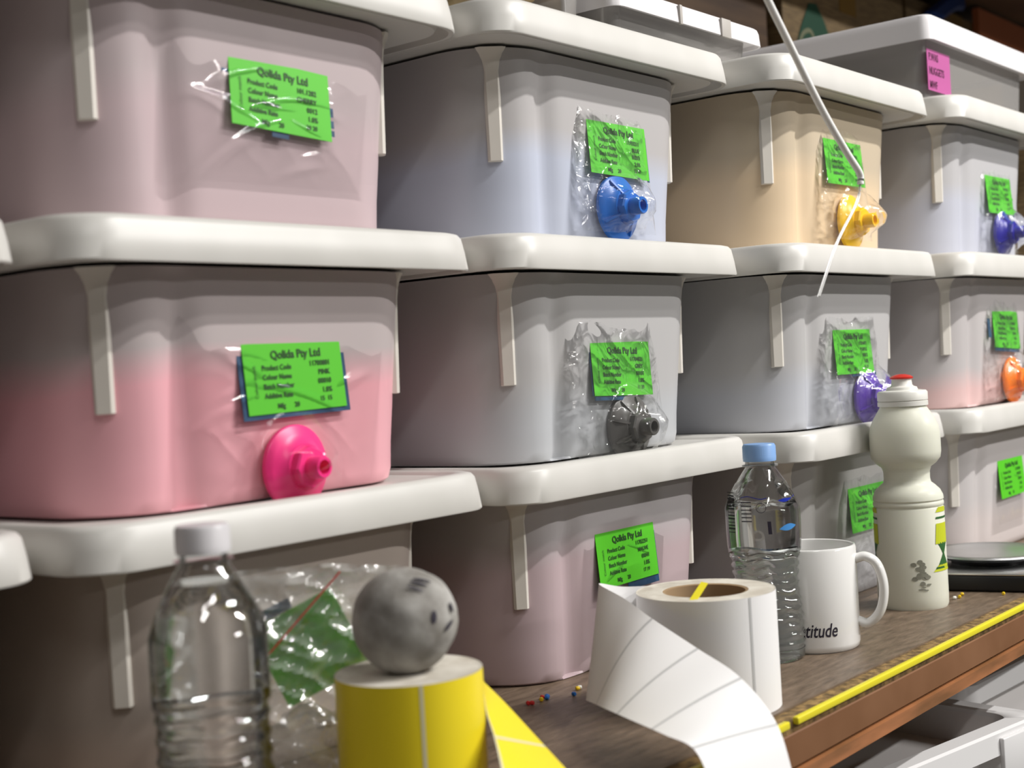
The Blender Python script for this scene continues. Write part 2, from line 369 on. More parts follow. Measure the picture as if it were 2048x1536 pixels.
def make_label(col, row, lx, lz, ang, vals, back, bagbox, cap=None, seed=0, amp=.0025, label='', vertical='Colour match', w=.083, h=.044, gcol='green', group='clear bags with green labels'):
    tilt = math.atan2(.0115, LIPZ)
    base = site(XL[col]+lx, YF[col]+body_inset(lz)-.0004, lz); base.z += (3-row)*DZW
    t = thing('label_bag', label, 'bag', base, (-tilt, 0, 0), group); t.scale = (K, K, K)
    a = math.radians(ang); ca, sa = math.cos(a), math.sin(a)
    def rot(o): o.rotation_euler = (0, -a, 0)
    for (bx, bz, bw, bh) in back:
        bb = bmesh.new(); card(bb, bw, bh, -.0016, bz, bx); rot(link('blue_backing', bb, MT['blue'], t, False))
    bb = bmesh.new(); card(bb, w, h, -.0026)
    g = link('label_card', bb, MT[gcol], t, False); rot(g)
    bb = bmesh.new(); Y = -.0030
    fn = lambda x, z: (x, Y, z)
    text_bm(bb, 'Qolida Pty Ltd', .0072, .002, h/2-.0100, 0, 'CENTER', fn=fn, bold=.03)
    for i, s in enumerate(ROWS):
        text_bm(bb, s, .0046, -.0275, h/2-.0170-i*.0058, fn=fn, bold=.028, sx=.92)
        text_bm(bb, vals[i], .0046, .030, h/2-.0160-i*.0058, 0, 'RIGHT', fn=fn, bold=.028)
    text_bm(bb, 'Mfg', .0044, -.018, -h/2+.0030, fn=fn, bold=.028); text_bm(bb, '20', .0044, -.004, -h/2+.0030, fn=fn, bold=.028)
    text_bm(bb, vals[4], .0042, .029, -h/2+.0052, 0, 'RIGHT', fn=fn, bold=.025)
    text_bm(bb, vertical, .0036, -.0325, -h/2+.010, math.pi/2, fn=fn)
    link('printed_text', bb, MT['ink'], g, False)
    # the clear film, bulging over the cap
    x0, x1, z0, z1 = bagbox; smooth = amp < .002; fo = folds(seed); c0 = crinkle(seed, amp if not smooth else .0004); cr = (lambda x, z: c0(x, z)+fo(x, z)) if smooth else c0; g0 = .0016 if smooth else .0032; bw, bh = x1-x0, z1-z0; mx, mz = (x0+x1)/2, (z0+z1)/2
    def fy(x, z):
        y = g0+cr(x, z)*(.35 if not cap and not smooth else 1)
        if cap:
            d = math.hypot(x+mx-cap[0], z+mz-cap[1]); y = max(y, g0+.030*max(0, 1-(d/.036)**1.3)+cr(x, z)*.8)
        ed = min(x+bw/2, bw/2-x, z+bh/2, bh/2-z)
        return -(.0006+(y)*min(1, ed/(.034 if smooth else .012)))
    bb = bmesh.new(); sheet(bb, bw, bh, fy, 84, 76)
    for v in bb.verts: v.co.x += mx; v.co.z += mz
    f = link('clear_film', bb, MT['flatfilm' if smooth else 'film'], t)
    return base, tilt
def cap_mat(name, c): return mat(name, c, .32, sub=.0)
def make_cap(pos, tilt, col, label, style=0, yawd=0, r=.027):
    """moulded sample cap: round flange, stepped cone, octagonal boss and an open spout"""
    t = thing('sample_cap', label, 'cap', pos, (math.pi/2-tilt+math.radians(4), 0, math.radians(yawd)), 'coloured sample caps in the clear bags'); t.scale = (K, K, K)
    m = cap_mat('moulded_plastic', col)
    bm = bmesh.new(); lathe(bm, [(.0, .0), (r-.002, 0), (r, .001), (r, .0035), (r-.001, .0045), (r*.80, .0055), (r*.58, .0105), (r*.55, .0118), (0, .0118)], 48)
    link('flange', bm, m, t)
    bm = bmesh.new(); lathe(bm, [(r*.50, .0115), (r*.50, .0165), (r*.46, .0178), (0, .0178)], 8); link('boss', bm, m, t, False)
    bm = bmesh.new(); lathe(bm, [(r*.27, .0175), (r*.26, .0270), (r*.24, .0278), (r*.17, .0278), (r*.16, .020), (0, .020)], 24); link('spout', bm, m, t)
    for k in range((0, 4, 8)[style]):
        bm = bmesh.new(); a = k*math.pi*2/((1, 4, 8)[style])+.5
        ri = [(r*.45, .004), (r*.93, .004), (r*.93, .0058), (r*.45, .0135)]
        loft(bm, [[(q*math.cos(a)-s*math.sin(a), q*math.sin(a)+s*math.cos(a), z) for q, z in ri] for s in (-.0009, .0009)])
        bmesh.ops.recalc_face_normals(bm, faces=bm.faces); link('gusset', bm, m, t, False)
    return t
full = [(0, .001, .0905, .052)]
LB = {
 (1,1): dict(p=(.1792,.1039,-3.0), v=['101.1282', 'CHERRY', '0012', '1.0%', '20 20'], amp=.0009, b=[(-.0435,.012,.006,.0045),(.0435,-.002,.0035,.006),(.0435,-.010,.0035,.005),(.0435,-.016,.0035,.004),(-.002,-.0235,.014,.004)], bag=(-.080,.080,-.050,.046), lab='green label in a clear bag on the dusty pink top tub'),
 (1,2): dict(p=(.1777,.0957,1.3), v=['11700801', 'PINK', '00010', '1.0%', '15  15'], b=full, bag=(-.085,.082,-.085,.050), cap=(.1745,.0385), col=(.95,.04,.25), lab='green label with a broad navy border in a clear bag on the bright pink tub', cl='neon pink cap on the bright pink tub', amp=.0012),
 (2,1): dict(p=(.1843,.0976,-1.0), v=['11703211', 'BLUE', '00213', '2.0%', '12 18'], b=[(0,.0265,.083,.0020),(0,.0215,.083,.004),(.042,0,.003,.046)], bag=(-.060,.045,-.068,.038), cap=(.1795,.0500), col=(.01,.14,.55), lab='green label in a crinkled bag above the bright blue cap', cl='bright blue cap in the bag on the pale blue tub'),
 (2,2): dict(p=(.1729,.0878,-1.9), v=['11704821', 'GREY', '00101', '1.0%', '11 20'], b=[(-.015,-.0235,.050,.004),(-.041,0,.003,.044),(0,.021,.083,.004)], bag=(-.070,.055,-.075,.050), cap=(.1801,.0400), col=(.10,.095,.09), lab='green label in a crinkled bag above the dark grey cap', cl='dark grey cap in the bag on the grey middle tub'),
 (2,3): dict(p=(.1637,.1055,.6), v=['11702251', 'MAUVE', '00041', '1.0%', '17 19'], b=[(.004,.0225,.080,.0035),(.02,-.0245,.045,.007),(-.035,-.024,.014,.007),(.042,0,.003,.044)], bag=(-.055,.058,-.060,.040), lab='green label on the bottom mauve tub just above the white label roll', amp=.001),
 (3,1): dict(p=(.1707,.1062,.4), v=['11700331', 'YELLOW', '00118', '2.0%', '14 18'], b=[(0,.0245,.083,.005)], bag=(-.055,.048,-.075,.045), cap=(.1810,.0490), col=(.90,.55,.01), lab='green label in a clear bag on the cream tub behind the white cord', cl='yellow cap in the bag on the cream tub'),
 (3,2): dict(p=(.1708,.0903,-.3), v=['11704471', 'PURPLE', '00072', '1.0%', '16 20'], b=[(.004,.0235,.070,.005),(.02,-.0225,.055,.004)], bag=(-.065,.060,-.070,.045), cap=(.2000,.0436), col=(.10,.04,.36), lab='green label in a crinkled bag above the purple cap', cl='purple cap in the bag left of the sports bottle'),
 (3,3): dict(p=(.1828,.1044,-.4), v=['11701161', 'CLEAR', '00031', '1.0%', '13 19'], b=[(0,.0235,.083,.005)], bag=(-.060,.050,-.090,.050), lab='green label on the bottom grey tub between water bottle and sports bottle', amp=.0035),
 (4,1): dict(p=(.1900,.0945,.6), v=['11708821', 'NAVY', '00055', '2.0%', '10 20'], b=[(0,.022,.083,.007),(.042,0,.004,.050)], bag=(-.055,.048,-.070,.035), cap=(.1960,.0500), col=(.015,.01,.30), lab='green label in a clear bag above the navy blue cap', cl='navy blue cap in the bag on the right end tub of the top row'),
 (4,2): dict(p=(.1865,.1050,-2.8), v=['11706641', 'ORANGE', '00048', '1.0%', '15 20'], b=[(.010,.0235,.060,.004),(.0,-.0235,.080,.005),(-.052,.0,.009,.022)], bag=(-.065,.050,-.080,.045), cap=(.2040,.0455), col=(.95,.22,.01), lab='green label in a clear bag above the orange cap', cl='orange cap in the bag on the salmon tub'),
 (4,3): dict(p=(.1800,.1010,.6), v=['11705531', 'WHITE', '00019', '1.0%', '12 17'], b=[(.012,.0225,.055,.004)], bag=(-.055,.048,-.050,.035), lab='green label on the bottom whitish tub right of the sports bottle', amp=.001),
}
for i, ((c, r), q) in enumerate(LB.items()):
    lx, lz, ang = q['p']; cp = q.get('cap')
    base, tilt = make_label(c, r, lx, lz, ang, q['v'], q['b'], q['bag'], (cp[0]-lx, cp[1]-lz) if cp else None, i+1, q.get('amp', .0026), q['lab'])
    if cp:
        z = cp[1]; pos = site(XL[c]+cp[0], YF[c]+body_inset(z)-.0030, z); pos.z += (3-r)*DZW
        make_cap(pos, tilt, q['col'], q['cl'], style={(1, 2): 0, (2, 2): 2, (3, 1): 0}.get((c, r), 1), yawd=(i*7) % 10-5)

# ------------------------------------------------------------------ water bottles
def lathe_wave(bm, prof, n=64, amp=0.0, k=7):
    rings = []
    for r, z in prof:
        r = max(r, .00005)
        rings.append([(r*math.cos(2*math.pi*i/n), r*math.sin(2*math.pi*i/n), z+amp*math.sin(k*2*math.pi*i/n+z*90)*(1 if .02 < z < .15 else 0)) for i in range(n)])
    loft(bm, rings, False, False); bmesh.ops.recalc_face_normals(bm, faces=bm.faces)
def bottle(label, pos, R, H, capcol, ribs, wlevel, zrot=0, printed=False):
    t = thing('water_bottle', label, 'bottle', pos, (0, 0, zrot))
    zc = H-.0135; shoulder = H*.70
    prof = [(0, .004), (R*.55, .003), (R*.80, .0), (R*.93, .003), (R*.97, .010)]
    n = 120
    def rad(z):
        s = shoulder
        if z > zc-.006: return .0125
        if z > s:
            u = (z-s)/(zc-.006-s); return R*(1-u**1.35)+.0128*u**1.35 if u < 1 else .0128
        base = R
        if printed: base = R*(1-.10*math.exp(-((z-H*.38)/(H*.12))**2))
        per = ribs; return base-.0019*abs(math.sin(math.pi*z/per))**.6 if z < s-.035 else base
    for i in range(n+1):
        z = .010+(zc+.002-.010)*i/n; prof.append((rad(z)*(1 if z > .014 else .985), z))
    bm = bmesh.new(); lathe_wave(bm, prof, 72, .0012 if printed else .0008); link('clear_shell', bm, MT['pet'], t)
    wp = [(max(r-.0009, 0), z+(.0012 if z < .005 else 0)) for r, z in prof if z <= wlevel]; wp.append((0, wp[-1][1]))
    bm = bmesh.new(); lathe_wave(bm, wp, 72, .0012 if printed else .0008); link('water', bm, MT['water'], t)
    cm = mat('cap_plastic', capcol, .35); bm = bmesh.new()
    rings = []
    for z, rr, kn in ((zc, .0140, 0), (zc+.003, .0142, 0), (zc+.0035, .0139, 1), (zc+.0125, .0138, 1), (zc+.0145, .0130, 0), (zc+.0148, .010, 0)):
        rings.append([((rr+kn*.0003*(i % 2))*math.cos(2*math.pi*i/96), (rr+kn*.0003*(i % 2))*math.sin(2*math.pi*i/96), z) for i in range(96)])
    loft(bm, rings); link('bottle_cap', bm, cm, t)
    bm = bmesh.new(); lathe(bm, [(.0125, zc-.005), (.0152, zc-.0045), (.0152, zc-.0030), (.0125, zc-.0025)], 48); link('neck_ring', bm, MT['pet'], t)
    return t
def wrap(R, off=.0004):
    """map (arc length, height) on to a cylinder, arc 0 facing -y"""
    return lambda s, z: ((R+off)*math.sin(s/R), -(R+off)*math.cos(s/R), z)
b1 = bottle('clear plastic bottle of water with a white cap at the left front', (.4560, .5755, 0), .0305, .188, (.66, .64, .66), .0100, .160)
b2 = bottle('clear ribbed bottle of water with a light blue cap behind the white label roll', (1.0572, .5814, 0), .0318, .1824, (.24, .42, .76), .0074, .133, 0, True)
R = .0318; wf = wrap(R, .0008)
def patch(bm, f, pts, mi=0, n=1):
    vs = [bm.verts.new(f(*p)) for p in pts]; bm.faces.new(vs).material_index = mi
def wpatch(bm, f, top, bot, mi=0):
    a = [bm.verts.new(f(*p)) for p in top]; b = [bm.verts.new(f(*p)) for p in bot]
    for i in range(len(a)-1): bm.faces.new((b[i], b[i+1], a[i+1], a[i])).material_index = mi
# facing direction of camera from the bottle: arc offset s0 (positive = towards +x)
def s_face(cx, cy, R): 
    a = math.atan2(-cx, cy)   # angle from -y towards +x of the direction to the camera
    return a*R
s0 = s_face(1.0572, .5814, R)
bm = bmesh.new()
for j in range(13):    # bar code
    hgt = .0006+.0008*((j*7) % 3)/2; z = 0.1443-j*.0028
    wpatch(bm, wf, [(s0-.034+k*.003, z+hgt) for k in range(4)], [(s0-.034+k*.003, z) for k in range(4)])
for j in range(6):
    z = 0.1363-j*.0032
    wpatch(bm, wf, [(s0-.018+k*.003, z+.0009) for k in range(4)], [(s0-.018+k*.003, z) for k in range(4)])
wpatch(bm, wf, [(s0+.0035, 0.1204), (s0+.0065, 0.1204)], [(s0+.0040, 0.1097), (s0+.0070, 0.1097)])
N_ = 20
for i in range(N_):
    a, b = 2*math.pi*i/N_, 2*math.pi*(i+1)/N_
    patch(bm, wf, [(s0-.001+r_*math.cos(q), 0.1319+r_*math.sin(q)) for r_, q in ((.0042, a), (.0042, b), (.0038, b), (.0038, a))])
link('black_print', bm, MT['marker'], b2, False)
bm = bmesh.new()
xs = [i/10 for i in range(11)]
wpatch(bm, wf, [(s0+.013+.017*x, 0.1372+.004*x*x+.0012*math.sin(x*5)) for x in xs], [(s0+.013+.017*x, 0.1372+.004*x*x-.0022*math.sin(x*3.1)) for x in xs])
wpatch(bm, wf, [(s0-.018+.022*x, 0.1407+.0012*math.sin(x*6)) for x in xs], [(s0-.018+.022*x, 0.1401+.0012*math.sin(x*6)) for x in xs])
link('dark_blue_wave', bm, mat('dark_blue_print', (.01, .03, .42), .4), b2, False)
bm = bmesh.new()
wpatch(bm, wf, [(s0+.013+.018*x, 0.1133+.003*math.sin(x*3.14)+.002*x) for x in xs], [(s0+.013+.018*x, 0.1133-.0025*math.sin(x*3.14)+.002*x) for x in xs])
link('light_blue_wave', bm, mat('light_blue_print', (.06, .26, .62), .4), b2, False)

# ------------------------------------------------------------------ mug
t = thing('mug', 'white ceramic mug with black script writing low on its side', 'mug', (1.1165, .5700, 0))
MR = .0405; MH = .0895
bm = bmesh.new(); lathe(bm, [(0, .002), (MR-.006, .0015), (MR-.003, 0), (MR-.0008, .002), (MR, .006), (MR, MH-.002), (MR-.0008, MH-.0004), (MR-.0019, MH), (MR-.0032, MH-.0006), (MR-.0038, MH-.003), (MR-.004, .008), (MR-.008, .005), (0, .005)], 72)
link('mug_body', bm, MT['ceramic'], t)
sm = s_face(1.1231, .5686, MR); ang = sm/MR
ad = ang+math.radians(83)       # the handle points to the right as seen from the aisle
hx, hy = math.sin(ad), -math.cos(ad)
pts = spline([(hx*q, hy*q, z) for q, z in ((MR-.002, .0765), (MR+.0080, .0785), (MR+.0175, .071), (MR+.0220, .052), (MR+.0185, .032), (MR+.008, .0205), (MR-.002, .0225))], 8)
bm = bmesh.new(); n = 14; rings = []
for i, p in enumerate(pts):
    d = (pts[min(i+1, len(pts)-1)]-pts[max(i-1, 0)]).normalized(); side = Vector((-hy, hx, 0)); b_ = d.cross(side).normalized()
    rings.append([tuple(p+side*.0065*math.cos(2*math.pi*k/n)+b_*.0042*math.sin(2*math.pi*k/n)) for k in range(n)])
loft(bm, rings); bmesh.ops.recalc_face_normals(bm, faces=bm.faces); link('mug_handle', bm, MT['ceramic'], t)
bm = bmesh.new(); text_bm(bm, 'attitude', .0165, sm+.0215, .0150, 0, 'RIGHT', shear=.25, fn=wrap(MR, .00025), bold=.012, sx=.72)
link('script_writing', bm, MT['marker'], t, False)

# ------------------------------------------------------------------ sports bottle
t = thing('sports_bottle', 'cloudy squeeze sports bottle with a white screw cap and red spout tip', 'bottle', (1.3290, .5665, 0))
m, N, L, b = newmat('cloudy_squeeze_plastic')
b.inputs['Base Color'].default_value = (.80, .80, .69, 1); b.inputs['Roughness'].default_value = .32
b.inputs['Transmission Weight'].default_value = .15; b.inputs['IOR'].default_value = 1.2
b.inputs['Subsurface Weight'].default_value = .3; b.inputs['Subsurface Radius'].default_value = (.02, .02, .015)
SR = .0344; SZ = .902
prof = [(0, .002), (SR-.005, .001), (SR-.0015, .0), (SR-.0002, .003), (SR, .012), (SR, .0985), (SR-.0010, .1000), (SR, .1015), (SR, .1040), (SR-.0010, .1055), (SR, .1070), (SR-.0004, .1105), (SR-.003, .1160), (SR-.0075, .1205),
        (SR-.0112, .1235), (SR-.0120, .1275), (SR-.0118, .1345), (SR-.0105, .1388), (SR-.0050, .1430), (SR-.0010, .1480), (SR, .1540), (SR, .1720), (SR-.0014, .1800), (SR-.0050, .1880), (SR-.0090, .1945), (SR-.0115, .1985), (SR-.012, .2010)]
bm = bmesh.new(); lathe(bm, prof, 72, False, True); link('bottle_body', bm, m, t)
wm = mat('white_cap_plastic', (.74, .73, .68), .35)
bm = bmesh.new(); rr = .0245
lathe(bm, [(r_, z_*SZ) for r_, z_ in [(rr-.002, .2215), (rr, .222), (rr, .2268), (rr-.0012, .2275), (rr, .2282), (rr, .2365), (rr-.0015, .2385), (rr-.009, .2395), (rr-.010, .2425), (.0115, .2435), (.0102, .245), (.0095, .252), (0, .252)]], 64); link('screw_cap', bm, wm, t)
bm = bmesh.new(); lathe(bm, [(r_, z_*SZ) for r_, z_ in [(.0088, .2515), (.0112, .252), (.0114, .2535), (.0085, .2555), (.0040, .2568), (0, .257)]], 40); link('spout_tip', bm, mat('red_plastic', (.55, .03, .02), .35), t)
ss = s_face(1.3290, .5665, SR); wf = wrap(SR, .0004)
ym = mat('yellow_green_print', (.55, .60, .02), .5); gm = mat('dark_green_print', (.03, .12, .03), .5); sm_ = mat('grey_smudge', (.25, .25, .20), .7)
bm = bmesh.new()
def hour(s_c, zc_, w_, h_, mi, n=10):
    wpatch(bm, wf, [(s_c+w_*x*1.0, zc_+h_) for x in (-1, -.5, 0, .5, 1)], [(s_c+w_*x*.15, zc_) for x in (-1, -.5, 0, .5, 1)], mi)
    wpatch(bm, wf, [(s_c+w_*x*.15, zc_) for x in (-1, -.5, 0, .5, 1)], [(s_c+w_*x*1.0, zc_-h_) for x in (-1, -.5, 0, .5, 1)], mi)
for sc_ in (ss+.038, ss-.047):
    bm = bmesh.new()
    wpatch(bm, wf, [(sc_-.010+k*.004, .084) for k in range(6)], [(sc_-.012+k*.0045, .064) for k in range(6)], 0)
    wpatch(bm, wf, [(sc_-.006+k*.003, .100) for k in range(6)], [(sc_-.010+k*.004, .095) for k in range(6)], 0)
    wpatch(bm, wf, [(sc_-.010+k*.004, .0905) for k in range(6)], [(sc_-.010+k*.004, .0885) for k in range(6)], 1)
    hour(sc_, .054, .009, .011, 1)
    wpatch(bm, wf, [(sc_-.009+k*.0036, .0435) for k in range(6)], [(sc_-.016+k*.0060, .037) for k in range(6)], 0)
    wpatch(bm, wf, [(sc_-.012+k*.0048, .0415) for k in range(6)], [(sc_-.013+k*.0050, .0395) for k in range(6)], 1)
    link('side_print', bm, [ym, gm], t, False)
bm = bmesh.new(); random.seed(3)
for k in range(26):
    cx, cz = random.gauss(.010, .004), random.gauss(.038, .006); a = random.random()*3
    if k > 18: cx, cz = .006+random.random()*.012, .020+random.random()*.006
    rx, rz = (.0035, .0022) if k < 19 else (.003, .0007)
    patch(bm, wrap(SR, .0003+.00001*k), [(ss+cx+rx*math.cos(q/9*2*math.pi)*(.7+.3*random.random()), cz+rz*math.sin(q/9*2*math.pi)) for q in range(9)])
link('grey_smudge', bm, sm_, t, False)

# ------------------------------------------------------------------ label rolls
def roll(name, label, pos, R, r, H, facem, gaps, gapm):
    t = thing(name, label, 'label roll', pos)
    bm = bmesh.new(); n = 128; ce = .0016
    def circ(rr, z): return [(rr*math.cos(2*math.pi*i/n), rr*math.sin(2*math.pi*i/n), z) for i in range(n)]
    loft(bm, [circ(R, 0), circ(R, H)], False, False); link('label_web', bm, facem, t)
    bm = bmesh.new()
    steps = 24; rs = [circ(R-.0001, H)]
    for i in range(1, steps): rs.append(circ(R-(R-r)*i/steps, H+.0003*((i % 2)-.5)-.0003))
    rs.append(circ(r, H-.0004)); loft(bm, rs, False, False)
    link('wound_edge', bm, MT['cream'], t)
    bm = bmesh.new(); loft(bm, [circ(r, 0), circ(r, H-.0004), circ(r-.0022, H-.001), circ(r-.0022, 0)], False, False); bmesh.ops.recalc_face_normals(bm, faces=bm.faces)
    link('cardboard_core', bm, MT['core'], t)
    for a in gaps:
        bm = bmesh.new(); a = math.radians(a); da = .0011/R
        loft(bm, [[((R+.0002)*math.sin(a+q*da), -(R+.0002)*math.cos(a+q*da), z) for q in (-1, -.3, .3, 1)] for z in (.0, H)], False, False, False)
        link('label_gap', bm, gapm, t)
    return t
def ribbon(bm, up, lo, nsub=8, mi=0, gaps=(), offs=0):
    U = spline(up, nsub); Lw = spline(lo, nsub); k = 10
    rows = []
    for a, b in zip(U, Lw): rows.append([bm.verts.new(a+(b-a)*(i/k)) for i in range(k+1)])
    for r0, r1 in zip(rows, rows[1:]):
        for i in range(k): bm.faces.new((r0[i], r0[i+1], r1[i+1], r1[i])).material_index = mi
    return U, Lw
def gap_strip(bm, U, Lw, i, wdt, toward, off=.0005, i2=None, q1=1.0):
    i2 = i if i2 is None else i2
    def at(u, q):
        u = max(0, min(len(U)-1.001, u)); k_ = int(u); f_ = u-k_
        return (U[k_].lerp(U[k_+1], f_)).lerp(Lw[k_].lerp(Lw[k_+1], f_), q)
    cam_ = CAMP; k = 10; r0, r1 = [], []
    for q in range(k+1):
        u_ = i+(i2-i)*q/k; p = at(u_, q1*q/k); d = (at(u_+.5, q1*q/k)-at(u_-.5, q1*q/k)).normalized(); o = (cam_-p).normalized()*off
        r0.append(bm.verts.new(p+o-d*wdt)); r1.append(bm.verts.new(p+o+d*wdt))
    for q in range(k): bm.faces.new((r0[q], r0[q+1], r1[q+1], r1[q]))

WX, WY, WR, WH = .897, .545, .0520, .0860
wr = roll('label_roll', 'roll of white labels with a long strip unwound over the shelf edge', (WX, WY, 0), WR, .0320, WH, MT['white'], (-22,), MT['gap'])
UP = [(.8970, .5975, .086), (.8780, .6080, .088), (.8500, .6090, .0945), (0.8364, 0.5765, 0.0872), (0.8229, 0.545, 0.0774), (0.8122, 0.5022, 0.0617), (0.7992, 0.4622, 0.048), (0.7904, 0.4327, 0.023), (0.7873, 0.4199, -0.0135)]
LO = [(.8970, .5975, .0005), (.8730, .6100, .002), (.8190, .6030, .0150), (0.7785, 0.5667, 0.0243), (0.7515, 0.5383, 0.0301), (0.7318, 0.5051, 0.0311), (0.7155, 0.4692, 0.0298), (0.7049, 0.441, 0.0259), (0.7027, 0.4277, -0.0005)]
bm = bmesh.new(); box(bm, -.014, .014, -.0026, .0026, 0, .0006); g = link('yellow_tag', bm, MT['yvinyl'], wr, False); g.location = (-.030, -.012, WH+.0030); g.rotation_euler = (math.radians(12), math.radians(-22), math.radians(8))
bm = bmesh.new(); sheet_pts = [[(x*.0035, y*.0035, .0022*math.sin(x*1.7+y)*(1 if (x+y) % 2 else -.4)) for x in range(7)] for y in range(5)]
loft(bm, sheet_pts, False, False, False); g = link('paper_scrap', bm, MT['cream'], wr, False); g.location = (-.034, -.030, WH-.0035); g.rotation_euler = (math.radians(8), math.radians(12), math.radians(-20))
O_ = Vector((WX, WY, 0)); UP = [Vector(a)-O_ for a in UP]; LO = [Vector(a)-O_ for a in LO]; CAMP = Vector((0, 0, .26))-O_
bm = bmesh.new(); U, Lw = ribbon(bm, UP, LO); link('unwound_strip', bm, MT['white'], wr)
for i, i2 in ((32, 25), (40, 36), (48, 45), (56, 55)):
    bm = bmesh.new(); gap_strip(bm, U, Lw, i, .0010, 1, i2=i2); link('label_gap', bm, MT['gap'], wr)
YX, YY, YR, YH = .5873, .5602, .0432, .0880
yr = roll('label_roll', 'roll of yellow labels with the grey ball on top', (YX, YY, 0), YR, .012, YH, MT['yellow'], (-38,), MT['yellowgap'])
YL = [(.6240, .5830, .084), (0.6327, 0.5425, 0.0751), (0.6178, 0.5288, 0.061), (0.601, 0.5096, 0.0518), (0.5876, 0.4942, 0.0384), (0.5701, 0.4756, 0.0186)]
YR2 = [(.6280, .5850, .010), (0.6705, 0.575, 0.0625), (0.6671, 0.5551, 0.0516), (0.662, 0.5212, 0.0298), (0.6416, 0.4743, 0.0124), (0.627, 0.4443, 0.0030)]
O_ = Vector((YX, YY, 0)); YL = [Vector(a)-O_ for a in YL]; YR2 = [Vector(a)-O_ for a in YR2]; CAMP = Vector((0, 0, .26))-O_
bm = bmesh.new(); U, Lw = ribbon(bm, YL[1:], YR2[1:]); link('unwound_strip', bm, MT['yellow'], yr)
bm = bmesh.new(); gap_strip(bm, U, Lw, 16, .0011, 1); link('label_gap', bm, MT['yellowgap'], yr)
bm = bmesh.new(); loft(bm, [[tuple(a), tuple(a+(b-a).normalized()*.0018)] for a, b in zip([u+(CAMP-u).normalized()*.0004 for u in U], Lw)], False, False, False); link('liner_edge', bm, MT['yellowgap'], yr)

# ------------------------------------------------------------------ grey ball with a face
t = thing('stress_ball', 'dirty grey foam ball with a drawn face sitting on the yellow label roll', 'ball', (.5869, .5604, YH+.0290))
BR = .0308
bm = bmesh.new(); bmesh.ops.create_uvsphere(bm, u_segments=64, v_segments=40, radius=BR)
for v in bm.verts:
    d = v.co.normalized(); q = noise.noise(d*2.2)*.0009+noise.noise(d*9)*.0003
    v.co += d*q
    if v.co.z < -BR*.93: v.co.z = -BR*.93-(v.co.z+BR*.93)*-.15
link('ball_body', bm, MT['stone'], t)
# drawn marks: (degrees right of the camera direction, elevation, half width, half height, roll)
def ball_marks(marks, name):
    bm = bmesh.new(); ac = math.atan2(-.5869, .5604)
    for az, el, hw, hh, rl in marks:
        a0 = ac+math.radians(az); e0 = math.radians(el)
        nrm = Vector((math.sin(a0)*math.cos(e0), -math.cos(a0)*math.cos(e0), math.sin(e0)))
        rt = Vector((math.cos(a0), math.sin(a0), 0)); up = nrm.cross(rt)*-1
        if up.z < 0: up = -up
        rr = math.radians(rl); n = 20; vs = []
        ctr = bm.verts.new(nrm*(BR+.0012))
        for k in range(n):
            x = hw*math.cos(2*math.pi*k/n); y = hh*math.sin(2*math.pi*k/n)
            x, y = x*math.cos(rr)-y*math.sin(rr), x*math.sin(rr)+y*math.cos(rr)
            p = (nrm*BR+rt*x+up*y).normalized()*(BR+.0010); vs.append(bm.verts.new(p))
        for k in range(n): bm.faces.new((ctr, vs[k], vs[(k+1) % n]))
    link(name, bm, MT['marker'], t)
ball_marks([(32, 10, .0018, .0036, -12), (62, 15, .0016, .003, 0)], 'drawn_eyes')
ball_marks([(52, -2, .0046, .0013, 32)], 'drawn_mouth')
ball_marks([(18, 43, .0050, .0008, -28), (26, 49, .0055, .0008, -28), (36, 53, .0058, .0008, -28)], 'drawn_hair')

# ------------------------------------------------------------------ zip bag with a green label behind the yellow roll
t = thing('zip_bag', 'crumpled clear zip bag holding a green card behind the yellow label roll', 'bag', (.588, .641, 0), (0, 0, math.radians(-42)))
def zfn(amp, seed):
    f = crinkle(seed, amp)
    return lambda x, z: -(.006+f(x*1.5, z*1.5)*1.6)
bm = bmesh.new(); sheet(bm, .110, .146, zfn(.006, 21), 60, 70)
for v in bm.verts:
    v.co.z += .0735; v.co.x += .012*(v.co.z/.146)-.006; v.co.y += .0022*math.sin(v.co.z*60)
    if v.co.x > .012: v.co.z -= (v.co.x-.012)*.12
link('front_film', bm, MT['zip'], t)
bm = bmesh.new(); sheet(bm, .110, .140, lambda x, z: .006+crinkle(5, .004)(x, z), 40, 50)
for v in bm.verts: v.co.z += .0705
link('back_film', bm, MT['zip'], t)
bm = bmesh.new(); tube(bm, [(-.020+.047*k/10-.008, -.0125, .094+.048*k/10) for k in range(11)], .0006, 6); link('red_zip_line', bm, MT['redline'], t)
bm = bmesh.new(); box(bm, -.030, .026, -.0012, .0, -.032, .022); g = link('label_card', bm, MT['green'], t, False); g.location = (-.002, .001, .100); g.rotation_euler = (0, math.radians(-24), 0)
bm = bmesh.new(); box(bm, -.024, .0, -.0014, .0, .0225, .0290); g2 = link('blue_backing', bm, MT['blue'], t, False); g2.location = g.location; g2.rotation_euler = g.rotation_euler
bm = bmesh.new(); random.seed(5)
bmesh.ops.create_icosphere(bm, subdivisions=4, radius=1)
for v in bm.verts:
    q = v.co.copy(); s = 1+.35*noise.noise(q*2.2)+.16*noise.noise(q*6)
    v.co = Vector((q.x*.046*s, q.y*.012*s, q.z*.026*s+.030))
link('crumpled_film', bm, film('crumpled_film', gloss=.3, rough=.15, haze=.30, hcol=(.72, .70, .62), bump=50), t)

